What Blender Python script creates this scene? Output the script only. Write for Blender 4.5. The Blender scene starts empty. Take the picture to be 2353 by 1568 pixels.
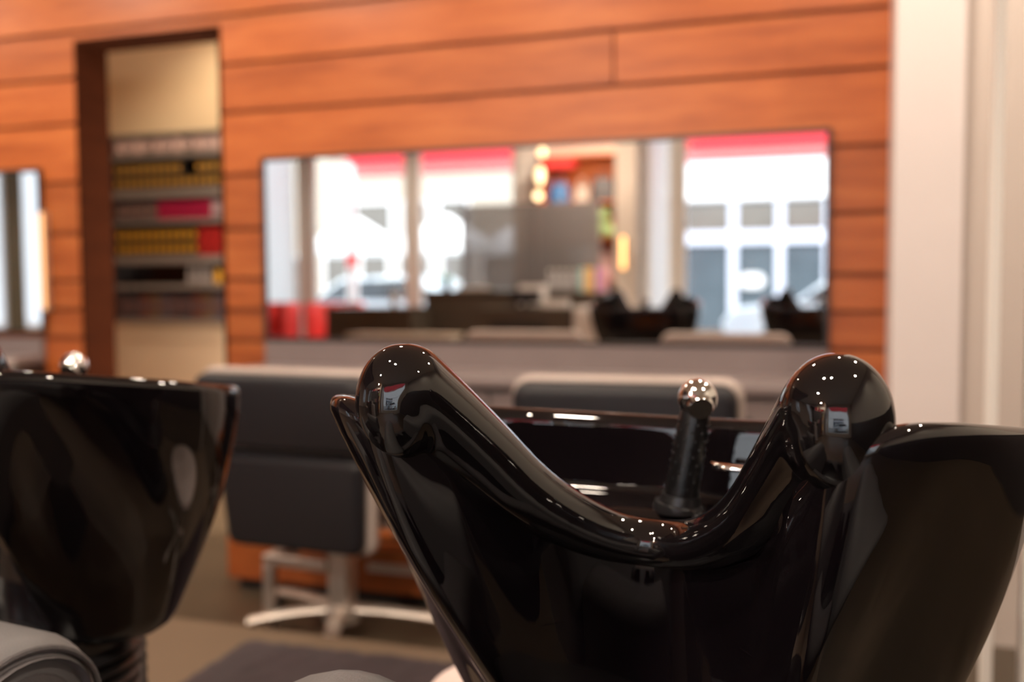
import bpy, bmesh, math, random
from mathutils import Vector, Matrix, Euler
random.seed(7)
PI = math.pi
scene = bpy.context.scene
COL = scene.collection

# ------------------------------------------------------------------ materials
def mat(name, col, rough=0.5, metal=0.0, var=0.08, scale=6.0, ior=1.5, bump=0.0, bscale=80.0, stretch=(1, 1, 1), spec=0.5, sheen=0.0):
    m = bpy.data.materials.new(name); m.use_nodes = True
    nt = m.node_tree; n = nt.nodes; l = nt.links
    b = n['Principled BSDF']
    b.inputs['Roughness'].default_value = rough
    b.inputs['Metallic'].default_value = metal
    b.inputs['IOR'].default_value = ior
    b.inputs['Specular IOR Level'].default_value = spec
    if sheen: b.inputs['Sheen Weight'].default_value = sheen
    tc = n.new('ShaderNodeTexCoord')
    mp = n.new('ShaderNodeMapping'); mp.inputs['Scale'].default_value = stretch
    l.new(tc.outputs['Object'], mp.inputs['Vector'])
    nz = n.new('ShaderNodeTexNoise'); nz.inputs['Scale'].default_value = scale; nz.inputs['Detail'].default_value = 3
    l.new(mp.outputs['Vector'], nz.inputs['Vector'])
    mx = n.new('ShaderNodeMix'); mx.data_type = 'RGBA'
    l.new(nz.outputs['Fac'], mx.inputs['Factor'])
    mx.inputs['A'].default_value = (*[max(0, c * (1 - var)) for c in col], 1)
    mx.inputs['B'].default_value = (*[min(1, c * (1 + var)) for c in col], 1)
    l.new(mx.outputs['Result'], b.inputs['Base Color'])
    if bump:
        n2 = n.new('ShaderNodeTexNoise'); n2.inputs['Scale'].default_value = bscale; n2.inputs['Detail'].default_value = 2
        l.new(mp.outputs['Vector'], n2.inputs['Vector'])
        bp = n.new('ShaderNodeBump'); bp.inputs['Strength'].default_value = bump; bp.inputs['Distance'].default_value = 0.004
        l.new(n2.outputs['Fac'], bp.inputs['Height']); l.new(bp.outputs['Normal'], b.inputs['Normal'])
    return m

def wood_mat(name, base, dark, light, ss=1.0):
    m = bpy.data.materials.new(name); m.use_nodes = True
    nt = m.node_tree; n = nt.nodes; l = nt.links
    b = n['Principled BSDF']; b.inputs['Roughness'].default_value = 0.42
    tc = n.new('ShaderNodeTexCoord'); geo = n.new('ShaderNodeNewGeometry')
    mp = n.new('ShaderNodeMapping'); mp.inputs['Scale'].default_value = (0.9 * ss, 1, 7 * ss)
    sh = n.new('ShaderNodeVectorMath'); sh.operation = 'ADD'
    sc = n.new('ShaderNodeVectorMath'); sc.operation = 'SCALE'; sc.inputs['Scale'].default_value = 37.0
    cmb = n.new('ShaderNodeCombineXYZ')
    for k in range(3): l.new(geo.outputs['Random Per Island'], cmb.inputs[k])
    l.new(cmb.outputs[0], sc.inputs[0])
    l.new(tc.outputs['Object'], mp.inputs['Vector'])
    l.new(mp.outputs['Vector'], sh.inputs[0]); l.new(sc.outputs[0], sh.inputs[1])
    nz = n.new('ShaderNodeTexNoise'); nz.inputs['Scale'].default_value = 2.2; nz.inputs['Detail'].default_value = 5; nz.inputs['Roughness'].default_value = 0.6
    l.new(sh.outputs[0], nz.inputs['Vector'])
    rp = n.new('ShaderNodeValToRGB'); e = rp.color_ramp.elements
    e[0].position = 0.3; e[0].color = (*dark, 1); e[1].position = 0.72; e[1].color = (*light, 1)
    x = e.new(0.5); x.color = (*base, 1)
    l.new(nz.outputs['Fac'], rp.inputs['Fac'])
    hsv = n.new('ShaderNodeHueSaturation')
    ma = n.new('ShaderNodeMapRange'); ma.inputs['To Min'].default_value = 0.88; ma.inputs['To Max'].default_value = 1.1
    l.new(geo.outputs['Random Per Island'], ma.inputs['Value']); l.new(ma.outputs[0], hsv.inputs['Value'])
    l.new(rp.outputs['Color'], hsv.inputs['Color']); l.new(hsv.outputs['Color'], b.inputs['Base Color'])
    return m

def emit_mat(name, col, strength):
    m = bpy.data.materials.new(name); m.use_nodes = True
    b = m.node_tree.nodes['Principled BSDF']
    b.inputs['Base Color'].default_value = (*col, 1)
    b.inputs['Emission Color'].default_value = (*col, 1); b.inputs['Emission Strength'].default_value = strength
    return m

def glass_mat(name, tint=(1, 1, 1), veil=0.0, veilcol=(.3, .3, .3)):
    m = bpy.data.materials.new(name); m.use_nodes = True
    nt = m.node_tree; n = nt.nodes; l = nt.links
    for x in list(n):
        if x.type == 'BSDF_PRINCIPLED': n.remove(x)
    out = [x for x in n if x.type == 'OUTPUT_MATERIAL'][0]
    tr = n.new('ShaderNodeBsdfTransparent'); tr.inputs[0].default_value = (*tint, 1)
    gl = n.new('ShaderNodeBsdfGlossy'); gl.inputs['Roughness'].default_value = 0.0
    fr = n.new('ShaderNodeFresnel'); fr.inputs[0].default_value = 1.25
    mx = n.new('ShaderNodeMixShader'); l.new(fr.outputs[0], mx.inputs[0])
    top = tr
    if veil:
        df = n.new('ShaderNodeBsdfDiffuse'); df.inputs[0].default_value = (*veilcol, 1)
        m2 = n.new('ShaderNodeMixShader'); m2.inputs[0].default_value = veil
        l.new(tr.outputs[0], m2.inputs[1]); l.new(df.outputs[0], m2.inputs[2]); top = m2
    l.new(top.outputs[0], mx.inputs[1]); l.new(gl.outputs[0], mx.inputs[2]); l.new(mx.outputs[0], out.inputs[0])
    return m

M = {}
M['wood'] = wood_mat('cherry_wood', (.435, .110, .024), (.32, .072, .014), (.53, .156, .038))
M['wood_groove'] = mat('wood_groove', (.24, .062, .017), .6)
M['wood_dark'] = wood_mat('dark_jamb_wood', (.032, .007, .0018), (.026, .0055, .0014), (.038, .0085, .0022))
M['white'] = mat('white_paint', (.78, .69, .665), .55, var=.03)
M['frame_white'] = mat('frame_white', (.92, .87, .81), .45, var=.02)
M['warmwhite'] = mat('warm_white_paint', (.78, .66, .56), .55, var=.03)
M['grey_wall'] = mat('grey_plaster', (.36, .33, .29), .7, var=.05)
M['cream'] = mat('cream_plaster', (.68, .55, .38), .7, var=.04)
M['ceil'] = mat('ceiling_paint', (.80, .73, .62), .8, var=.03)
M['floor'] = mat('brown_floor', (.068, .049, .031), .35, var=.15, scale=3)
M['platform'] = mat('beige_floor', (.155, .106, .069), .45, var=.08, scale=2)
M['ceramic'] = mat('black_ceramic', (.0045, .0032, .0042), .025, var=.05, spec=.72)
M['gel'] = mat('black_gloss_rest', (.0045, .0035, .0042), .025, var=.05, spec=.72)
M['chrome'] = mat('chrome', (.86, .85, .84), .06, 1.0, var=.02)
M['steel'] = mat('brushed_steel', (.70, .62, .55), .36, .8, var=.04)
M['hose'] = mat('black_grip', (.0045, .004, .0045), .3, var=.2, scale=200)
M['black'] = mat('black_plastic', (.012, .011, .012), .3)
M['leather'] = mat('navy_black_leather', (.0075, .007, .0105), .48, bump=.15, bscale=220)
M['piping'] = mat('grey_piping', (.46, .38, .34), .4)
M['mirror'] = mat('mirror_silver', (.93, .93, .92), 0.0, 1.0, var=.0)
M['frame_dark'] = mat('dark_frame', (.03, .022, .02), .35)
M['counter'] = mat('counter_grey', (.23, .185, .18), .28, var=.1)
M['counter_dark'] = mat('counter_dark', (.03, .026, .026), .4)
M['desk'] = mat('desk_brown', (.09, .07, .052), .4)
M['rug'] = mat('aubergine_pile', (.026, .012, .0155), .95, var=.45, scale=14, bump=.8, bscale=160, sheen=.12)
M['grey_fabric'] = mat('grey_fabric', (.085, .076, .078), .75, var=.1, bump=.35, bscale=500)
M['grey_vinyl'] = mat('grey_vinyl', (.155, .148, .15), .5, var=.05, bump=.1, bscale=300)
M['pale_seat'] = mat('pale_seat', (.72, .58, .54), .4)
M['red'] = mat('red_fabric', (.92, .06, .06), .6)
M['awning'] = None
M['glass'] = glass_mat('window_glass')
M['tint'] = glass_mat('smoked_glass', (.52, .51, .51), .32, (.48, .44, .43))
M['facade_cream'] = mat('cream_render', (.50, .44, .36), .8, var=.04, scale=.6)
M['facade_white'] = mat('white_render', (.86, .87, .88), .8, var=.02, scale=.5)
M['blueframe'] = mat('pale_blue_frame', (.66, .70, .82), .5)
M['pane'] = mat('dull_pane', (.165, .15, .13), .15, var=.35, scale=.9)
M['pane_blue'] = mat('blue_grey_pane', (.085, .11, .13), .15, var=.35, scale=.9)
M['asphalt'] = mat('asphalt', (.30, .30, .30), .9, var=.1)
M['paving'] = mat('pale_paving', (.55, .53, .49), .85, var=.08)
M['carwhite'] = mat('car_paint_pale', (.70, .80, .86), .15, var=.02)
M['carglass'] = mat('car_glass', (.05, .06, .07), .05)
M['canvas'] = mat('white_canvas', (.92, .92, .90), .7)
M['paper'] = mat('white_card', (.86, .80, .77), .5, var=.02)
M['orange_lamp'] = emit_mat('amber_glow', (1, .50, .16), 3.4)
M['bulb'] = emit_mat('warm_bulb', (1, .74, .42), 4.2)
M['lens'] = emit_mat('downlight_lens', (1, .86, .66), 14)

def colmat(name, c, rough=.45):
    if name not in M: M[name] = mat(name, c, rough)
    return M[name]

def awning_mat(name, col):
    m = bpy.data.materials.new(name); m.use_nodes = True
    nt = m.node_tree; n = nt.nodes; l = nt.links
    for x in list(n):
        if x.type == 'BSDF_PRINCIPLED': n.remove(x)
    out = [x for x in n if x.type == 'OUTPUT_MATERIAL'][0]
    d = n.new('ShaderNodeBsdfDiffuse'); t = n.new('ShaderNodeBsdfTranslucent')
    for s in (d, t): s.inputs[0].default_value = (*col, 1)
    mx = n.new('ShaderNodeMixShader'); mx.inputs[0].default_value = .65
    l.new(d.outputs[0], mx.inputs[1]); l.new(t.outputs[0], mx.inputs[2]); l.new(mx.outputs[0], out.inputs[0])
    return m
M['awning'] = awning_mat('red_awning_canvas', (.98, .27, .30)); M['stripe'] = awning_mat('pale_awning_stripe', (.98, .74, .72))

# ------------------------------------------------------------------ mesh helpers
class MB:
    def __init__(s): s.v = []; s.f = []
    def add(s, vs, fs):
        o = len(s.v); s.v += [tuple(v) for v in vs]; s.f += [tuple(i + o for i in f) for f in fs]; return s
    def box(s, x0, x1, y0, y1, z0, z1):
        vs = [(x, y, z) for z in (z0, z1) for y in (y0, y1) for x in (x0, x1)]
        return s.add(vs, [(0, 2, 3, 1), (4, 5, 7, 6), (0, 1, 5, 4), (2, 6, 7, 3), (0, 4, 6, 2), (1, 3, 7, 5)])
    def tube(s, pts, r, n=16, cap=True):
        pts = [Vector(p) for p in pts]; R = r if isinstance(r, (list, tuple)) else [r] * len(pts)
        rings = []; up = None
        for i, p in enumerate(pts):
            d = (pts[min(i + 1, len(pts) - 1)] - pts[max(i - 1, 0)])
            d = d.normalized() if d.length > 1e-9 else Vector((0, 0, 1))
            if up is None: up = Vector((0, 0, 1)) if abs(d.z) < .9 else Vector((0, 1, 0))
            a = up - d * up.dot(d); a.normalize(); b = d.cross(a); up = a
            rings.append([p + (a * math.cos(2 * PI * k / n) + b * math.sin(2 * PI * k / n)) * R[i] for k in range(n)])
        return s.loft(rings, cap, cap)
    def loft(s, rings, cap0=True, cap1=True):
        n = len(rings[0]); vs = [p for r in rings for p in r]; fs = []
        for i in range(len(rings) - 1):
            for k in range(n):
                a = i * n + k; b = i * n + (k + 1) % n
                fs.append((a, b, b + n, a + n))
        if cap0: fs.append(tuple(range(n - 1, -1, -1)))
        if cap1: fs.append(tuple((len(rings) - 1) * n + k for k in range(n)))
        return s.add(vs, fs)
    def lathe(s, prof, c=(0, 0, 0), n=32):
        rings = [[(c[0] + r * math.cos(2 * PI * k / n), c[1] + r * math.sin(2 * PI * k / n), c[2] + z) for k in range(n)] for r, z in prof]
        return s.loft(rings)
    def sphere(s, c, r, n=24, m=14, sc=(1, 1, 1)):
        rings = []
        for i in range(m + 1):
            t = PI * i / m; q = max(math.sin(t), .002)
            rings.append([(c[0] + r * sc[0] * q * math.cos(2 * PI * k / n), c[1] + r * sc[1] * q * math.sin(2 * PI * k / n), c[2] - r * sc[2] * math.cos(t)) for k in range(n)])
        return s.loft(rings)
    def rbox(s, cx, cz, w, h, y0, y1, r=.04, er=.02, n=8, w2=None, m=4):
        """rounded-corner slab standing in xz, thickness along y, with rounded edges; w2 = bottom width"""
        w2 = w if w2 is None else w2
        def ring(ins, y):
            pts = []
            for sx, sz, a0 in ((1, 1, 0), (-1, 1, PI / 2), (-1, -1, PI), (1, -1, 1.5 * PI)):
                ww = w if sz > 0 else w2
                for k in range(n + 1):
                    a = a0 + PI / 2 * k / n; rr = max(r - ins, .002)
                    pts.append((cx + sx * (ww / 2 - ins - rr) + rr * math.cos(a), y, cz + sz * (h / 2 - ins - rr) + rr * math.sin(a)))
            return pts
        rings = []
        for k in range(m + 1):
            a = PI / 2 * k / m; rings.append(ring(er * (1 - math.sin(a)), y0 + er * (1 - math.cos(a))))
        for k in range(m + 1):
            a = PI / 2 * (1 - k / m); rings.append(ring(er * (1 - math.sin(a)), y1 - er * (1 - math.cos(a))))
        return s.loft(rings)
    def xf(s, mtx):
        s.v = [tuple(mtx @ Vector(v)) for v in s.v]; return s
    def build(s, name, material, parent=None, smooth=False, bevel=0.0, loc=None):
        me = bpy.data.meshes.new(name)
        me.from_pydata(s.v, [], s.f)
        bm = bmesh.new(); bm.from_mesh(me); bmesh.ops.recalc_face_normals(bm, faces=bm.faces); bm.to_mesh(me); bm.free()
        mats = material if isinstance(material, list) else [material]
        for m_ in mats: me.materials.append(m_)
        if smooth: me.shade_smooth()
        o = bpy.data.objects.new(name, me); COL.objects.link(o)
        if parent: o.parent = parent
        if loc: o.location = loc
        if bevel:
            b = o.modifiers.new('bevel', 'BEVEL'); b.width = bevel; b.segments = 3; b.limit_method = 'ANGLE'
        if smooth and smooth != 'all':
            try: me.set_sharp_from_angle(angle=math.radians(42))
            except Exception: pass
        return o

def tag(o, label=None, cat=None, group=None, kind=None):
    if label: o['label'] = label
    if cat: o['category'] = cat
    if group: o['group'] = group
    if kind: o['kind'] = kind
    return o

def empty(name, loc, rz=0.0, label=None, cat=None, group=None):
    e = bpy.data.objects.new(name, None); COL.objects.link(e)
    e.location = loc; e.rotation_euler = (0, 0, rz); e.empty_display_size = .1
    return tag(e, label, cat, group)

def structure(name, mb, material, **k):
    return tag(mb.build(name, material, **k), kind='structure')

def copy_tree(o, parent=None):
    c = o.copy(); COL.objects.link(c)
    if parent: c.parent = parent
    for ch in list(o.children): copy_tree(ch, c)
    return c

def spline(P, per=10, closed=False):
    P = [Vector(p) for p in P]; n = len(P); out = []
    rng = range(n) if closed else range(n - 1)
    for i in rng:
        g = (lambda j: P[j % n]) if closed else (lambda j: P[min(max(j, 0), n - 1)])
        a, b, c, d = g(i - 1), g(i), g(i + 1), g(i + 2)
        for k in range(per):
            t = k / per
            out.append(.5 * ((2 * b) + (c - a) * t + (2 * a - 5 * b + 4 * c - d) * t * t + (3 * b - a - 3 * c + d) * t ** 3))
    if not closed: out.append(P[-1])
    return out

# ------------------------------------------------------------------ camera
HC = 1.11
cam = bpy.data.cameras.new('camera'); co = bpy.data.objects.new('camera', cam); COL.objects.link(co)
RX = Vector((.94719661, .32057907, -.00690145)); DN = Vector((.01274318, -.05914019, -.99816835)); FW = Vector((-.32040004, .94537373, -.06010259))
mtx = Matrix((( RX.x, -DN.x, -FW.x, 0), (RX.y, -DN.y, -FW.y, 0), (RX.z, -DN.z, -FW.z, HC), (0, 0, 0, 1)))
co.matrix_world = mtx
cam.sensor_width = 36; cam.lens = 2288 / 2353 * 36
cam.dof.use_dof = True; cam.dof.focus_distance = .88; cam.dof.aperture_fstop = 2.6
cam.clip_start = .02; cam.clip_end = 200
scene.camera = co

# ------------------------------------------------------------------ room shell
D = 3.85           # wood wall plane
XL, XR = -8.6, 1.7
YB = -3.2          # window wall plane
ZC = 2.95
fl = MB().box(XL - .2, XR + .2, 2.475, 5.7, -.16, -.045)
fl.box(XL - .2, XR + .2, YB - .3, 2.475, -.16, -.047)
structure('floor', fl, M['floor'])
structure('trim_1', MB().box(-8.58, .24, -2.95, 2.475, -.045, .10), M['platform'], bevel=.004)   # raised wash platform

# wood wall: boards with grooves round the doorway
bz = [-.05, .16, .38, .615, .85, .987, 1.126, 1.35, 1.592, 1.867, 2.08, 2.294, 2.51, 2.73, ZC]
joints = {9: [-.88], 10: [-2.2, .0], 11: [-1.3], 8: [-4.6], 12: [-2.9, -.3], 7: [-5.2], 6: [-5.9]}
wd = MB(); G = .0085
DX0, DX1, DZ = -3.468, -2.668, 2.252
def board(x0, x1, z0, z1):
    wd.box(x0 + .0045, x1 - .0045, D, D + .018, z0 + G, z1 - G)
for i in range(len(bz) - 1):
    z0, z1 = bz[i], bz[i + 1]
    segs = [(XL, DX0), (DX1, .141)] if z1 <= DZ else [(XL, .141)]
    if z0 < DZ < z1:
        for s_ in [(XL, DX0), (DX1, .141)]: board(*s_, z0, DZ + G)
        z0 = DZ - G; segs = [(XL, .141)]
        for a, b in segs: board(a, b, DZ - G, z1)
        continue
    for a, b in segs:
        cuts = [a] + [c for c in joints.get(i, []) if a < c < b] + [b]
        for p, q in zip(cuts[:-1], cuts[1:]): board(p, q, z0, z1)
wall_back = structure('wall_back', wd, M['wood'])
bk = MB()
bk.box(XL, DX0, D + .018, D + .2, -.05, ZC); bk.box(DX1, .141, D + .018, D + .2, -.05, ZC); bk.box(DX0, DX1, D + .018, D + .2, DZ, ZC)
o = bk.build('groove_backing', M['wood_groove'], wall_back)
# door jamb lining (dark)
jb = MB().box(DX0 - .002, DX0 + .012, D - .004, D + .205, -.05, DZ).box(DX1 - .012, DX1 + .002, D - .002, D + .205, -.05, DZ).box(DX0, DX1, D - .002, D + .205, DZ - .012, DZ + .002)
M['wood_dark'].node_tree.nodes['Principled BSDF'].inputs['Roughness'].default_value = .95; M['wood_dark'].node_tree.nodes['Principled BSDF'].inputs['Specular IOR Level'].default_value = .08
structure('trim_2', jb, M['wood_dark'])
# back room behind the doorway
structure('wall_corridor', MB().box(-6.2, -1.6, 5.5, 5.62, -.05, ZC).box(-6.3, -6.2, D + .2, 5.62, -.05, ZC).box(-1.6, -1.5, D + .2, 5.62, -.05, ZC), M['cream'])
structure('ceiling', MB().box(XL - .2, XR + .2, YB - .2, 5.75, ZC, ZC + .18), M['ceil'])
lw = MB().box(XL - .12, XL, YB - .1, -1.45, -.05, ZC).box(XL - .12, XL, -.42, D + .2, -.05, ZC).box(XL - .12, XL, -1.45, -.42, -.05, .62).box(XL - .12, XL, -1.45, -.42, 2.42, ZC).box(XL - .12, XL, -.98, -.76, .62, 2.42)
structure('wall_left', lw, M['warmwhite'])
structure('wall_right', MB().box(XR, XR + .12, YB - .1, D + .2, -.05, ZC), mat('pale_grey_plaster', (.68, .64, .57), .7))
# white pilaster run at the right end of the wood wall
rp = MB().box(.128, .330, 3.36, D + .2, -.05, ZC)
structure('wall_pilaster', rp, M['white'], bevel=.006)
M['panel'] = mat('pale_beige_panel', (.60, .51, .455), .55, var=.03)
structure('trim_3', MB().box(.330, .420, 3.40, D + .2, -.05, ZC), M['panel'])
structure('wall_end', MB().box(.420, XR, 3.385, D + .2, -.05, ZC), M['panel'])
structure('trim_4', MB().box(XR - .03, XR - .001, YB, 3.384, -.045, 1.15), M['counter_dark'])  # unseen dark panelling, added to give black reflections low on the bowl
# ------------------------------------------------------------------ window wall behind the camera
ww = MB()
ZS, ZT = .22, 2.86
for x0, x1 in ((XL, -7.55), (-3.61, -3.28), (-2.33, -2.10), (1.25, XR)):
    ww.box(x0, x1, YB - .2, YB, -.05, ZC)
for x0, x1 in ((-7.55, -3.61), (-2.10, 1.25)):
    ww.box(x0, x1, YB - .2, YB, -.05, ZS); ww.box(x0, x1, YB - .2, YB, ZT, ZC)
ww.box(-3.28, -2.33, YB - .2, YB - .02, -.05, ZC)
structure('wall_window', ww, M['frame_white'])
def window(name, x0, x1, w=.07, lw=None):
    lw = lw or w
    f = MB().box(x0, x0 + lw, YB - .13, YB - .05, ZS, ZT).box(x1 - w, x1, YB - .13, YB - .05, ZS, ZT)
    f.box(x0 + lw, x1 - w, YB - .13, YB - .05, ZS, ZS + w).box(x0 + lw, x1 - w, YB - .13, YB - .05, ZT - .05, ZT)
    o = structure(name, f, M['frame_white'])
    MB().box(x0 + lw, x1 - w, YB - .094, YB - .086, ZS + w, ZT - .05).build('pane', M['glass'], o)
    return o
window('window_1', -6.45, -4.98, .07, .18); window('window_2', -4.98, -3.61, .07, .13)
window('window_3', -1.86, 1.25, .10, .16); window('window_4', -7.55, -6.45, .06); window('window_5', -2.10, -1.86, .03)  # the last two are added behind the blinds to let daylight through
M['blind'] = bpy.data.materials.new('white_blind_cloth'); M['blind'].use_nodes = True
_n = M['blind'].node_tree.nodes; _l = M['blind'].node_tree.links; _n.remove(_n['Principled BSDF'])
_d = _n.new('ShaderNodeBsdfDiffuse'); _t = _n.new('ShaderNodeBsdfTranslucent'); _m = _n.new('ShaderNodeMixShader'); _m.inputs[0].default_value = .88
for _s in (_d, _t): _s.inputs[0].default_value = (.95, .95, .95, 1)
_l.new(_d.outputs[0], _m.inputs[1]); _l.new(_t.outputs[0], _m.inputs[2]); _l.new(_m.outputs[0], _n['Material Output'].inputs[0])
for bx0, bx1, lab in ((-7.50, -6.50, 'wide translucent blind added to brighten the white wall behind the red armchairs'), (-2.075, -1.885, 'narrow translucent blind added to brighten the white column beside the beige pillar')):
    br = empty('panel_blind', ((bx0 + bx1) / 2, YB + .02, .24), 0, lab, 'blind')  # added backlit cloth that makes the white wall and column look bright
    hw_ = (bx1 - bx0) / 2; nw = max(6, int((bx1 - bx0) / .02)); rr_ = []
    fr_ = [(-hw_ + 2 * hw_ * i / nw, .006 * math.sin(i * .9), 0) for i in range(nw + 1)]
    MB().add([(x, y, z) for z in (0.02, 2.62) for x, y, _ in fr_] , [(i, i + 1, nw + 2 + i, nw + 1 + i) for i in range(nw)]).build('cloth', M['blind'], br, smooth='all')
    MB().box(-hw_, hw_, -.012, .012, 2.62, 2.66).build('head_rail', M['white'], br); MB().box(-hw_, hw_, -.01, .01, 0, .02).build('bottom_bar', M['white'], br)
# pillars near alcove
structure('wall_pillar', MB().box(-2.36, -2.13, YB, -2.72, .0, ZC), M['warmwhite'])
# dark lowered bulkhead in the ceiling, seen in the glossy black bowls
structure('ceiling_bulkhead', MB().box(-8.5, -3.5, -1.2, 2.2, 2.70, ZC), mat('aubergine_ceiling', (.10, .055, .055), .6))

# ------------------------------------------------------------------ backwash basins
ZB = HC - .10
Ah = [(0, .004, -.283), (.06, -.022, -.267), (.118, -.088, -.215), (.162, -.172, -.158), (.203, -.222, -.126), (.250, -.214, -.1105), (.290, -.172, -.1120),
      (.325, -.10, -.122), (.356, 0, -.136), (.360, .085, -.149), (.330, .178, -.1625), (.25, .228, -.170), (.12, .24, -.1725), (0, .243, -.1735)]
Bh = [(0, .030), (.036, .025), (.068, .012), (.094, -.002), (.113, -.014), (.130, -.018), (.154, -.012),
      (.190, .008), (.235, .050), (.250, .095), (.222, .142), (.158, .166), (.08, .172), (0, .174)]
Eh = [.95, 1.0, 1.1, 1.3, 1.4, 1.22, 1.02, 1.1, 1.35, 1.55, 1.6, 1.5, 1.4, 1.4]
def mirrored(L):
    full = list(L) + [(-p[0],) + tuple(p[1:]) for p in reversed(L[1:-1])]
    return full
A = spline(mirrored(Ah), 8, True)
B = spline([(x, y, 0) for x, y in mirrored(Bh)], 8, True)
Ee = [v.x for v in spline([(e[0], 0, 0) for e in ([(q,) for q in Eh] + [(q,) for q in reversed(Eh[1:-1])])], 8, True)]
NN = len(A)
def inset(P, d):
    out = []
    for i in range(len(P)):
        t = P[(i + 1) % NN] - P[i - 1]; nrm = Vector((-t.y, t.x, 0)).normalized()
        out.append(P[i] + nrm * d)
    return out
def bowl_mesh():
    mb = MB(); rings = []
    zb = -.52
    # from the bottom up
    for k, dz in ((.03, -.568), (.35, -.568), (.6, -.566), (.78, -.559), (.89, -.549), (.96, -.536)):
        rings.append([Vector((B[i].x * k, .02 + (B[i].y - .02) * k, dz)) for i in range(NN)])
    S = 22
    for j in range(S, 0, -1):
        s = j / S; r = []
        for i in range(NN):
            g = s ** Ee[i]
            p = A[i].lerp(Vector((B[i].x, B[i].y, 0)), g)
            r.append(Vector((p.x, p.y, (A[i].z - .016) * (1 - s) + zb * s)))
        rings.append(r)
    for d, dz in ((0, -.014), (.0006, -.008), (.003, -.003), (.007, -.0005), (.013, 0), (.019, -.001), (.024, -.004), (.0275, -.010), (.029, -.018)):
        Q = inset(A, d); rings.append([Vector((q.x, q.y, q.z + dz)) for q in Q])
    I = [Vector(p) for p in rings[-1]]
    c = Vector((0, .075, 0))
    J = []
    for p in I:
        k = .90 if p.y > .02 else .80
        J.append(Vector((c.x + (p.x - c.x) * k, c.y + (p.y - c.y) * k, min(-.268, p.z - .03))))
    for t in (.15, .35, .55, .75, .88, .96):
        h = t ** 1.0; q = .55 * t + .45 * t ** 3
        rings.append([Vector((I[i].x * (1 - q) + J[i].x * q, I[i].y * (1 - q) + J[i].y * q, I[i].z * (1 - h) + J[i].z * h)) for i in range(NN)])
    for k in (.985, .95, .85, .72, .58, .42, .26, .1, .012):
        r = []
        for p in J:
            x = c.x + (p.x - c.x) * k; y = c.y + (p.y - c.y) * k
            st = min(max((.098 - y) / .03, 0), 1); st = st * st * (3 - 2 * st)
            e = min((1 - k) / .3, 1); e = e * e * (3 - 2 * e)
            r.append(Vector((x, y, p.z + (-.36 - p.z) * e * st)))
        rings.append(r)
    mb.loft([[(p.x, p.y, p.z + ZB) for p in r] for r in rings])
    return mb
# neck rest: a U-shaped roll whose ends swell into two domed horns
NR = [(0, -.276, .0255), (.034, -.272, .0262), (.064, -.260, .0285), (.097, -.236, .0315), (.124, -.207, .0345), (.148, -.1715, .037), (.172, -.136, .0400), (.195, -.102, .0430)]
def roll_mesh():
    half = NR
    full = [(-x, z, r) for x, z, r in reversed(half[1:])] + list(half)
    P = spline([(x, z, r) for x, z, r in full], 9)
    pts = []; rad = []
    for p in P:
        ax = abs(p.x); pts.append(Vector((p.x, 0.0 - .191 * (ax / .198) ** 1.7, p.y))); rad.append(p.z)
    # domed ends
    def dome(c, d, r):
        return [(c + d * (r * math.sin(a)), r * math.cos(a)) for a in [PI / 2 * k / 9 for k in range(1, 10)]]
    d1 = (pts[-1] - pts[-2]).normalized(); d0 = (pts[0] - pts[1]).normalized()
    e1 = dome(pts[-1], d1, rad[-1]); e0 = dome(pts[0], d0, rad[0])
    allp = [p for p, _ in reversed(e0)] + pts + [p for p, _ in e1]
    allr = [max(r, .0006) for _, r in reversed(e0)] + rad + [max(r, .0006) for _, r in e1]
    mb = MB(); n = 40; rings = []
    for i, p in enumerate(allp):
        d = (allp[min(i + 1, len(allp) - 1)] - allp[max(i - 1, 0)]).normalized()
        a = Vector((0, 1, 0)); a = (a - d * a.dot(d)).normalized(); b = d.cross(a)
        if b.z < 0: b = -b
        e = min(max((abs(p.x) - .12) / .07, 0), 1); e = e * e * (3 - 2 * e)      # 0 on the saddle, 1 on the horns
        dn = 1 + .16 * e; pw = 1 - .16 * e
        ring = []
        for q in range(n):
            ca, sa = math.cos(2 * PI * q / n), math.sin(2 * PI * q / n)
            u = math.copysign(abs(ca) ** pw, ca) * (1.12 - .12 * e); w = math.copysign(abs(sa) ** pw, sa)
            down = Vector((0, 0, -1)) * ((dn - 1) * max(-sa, 0))
            ring.append(p + Vector((0, 0, ZB)) + (a * u + b * w + down) * allr[i])
        rings.append(ring)
    mb.loft(rings)
    for sx in (-1, 1): mb.sphere((.1985 * sx, -.191, ZB - .1145), 1.0, 48, 30, (.0420, .0430, .0570))
    return mb

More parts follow.
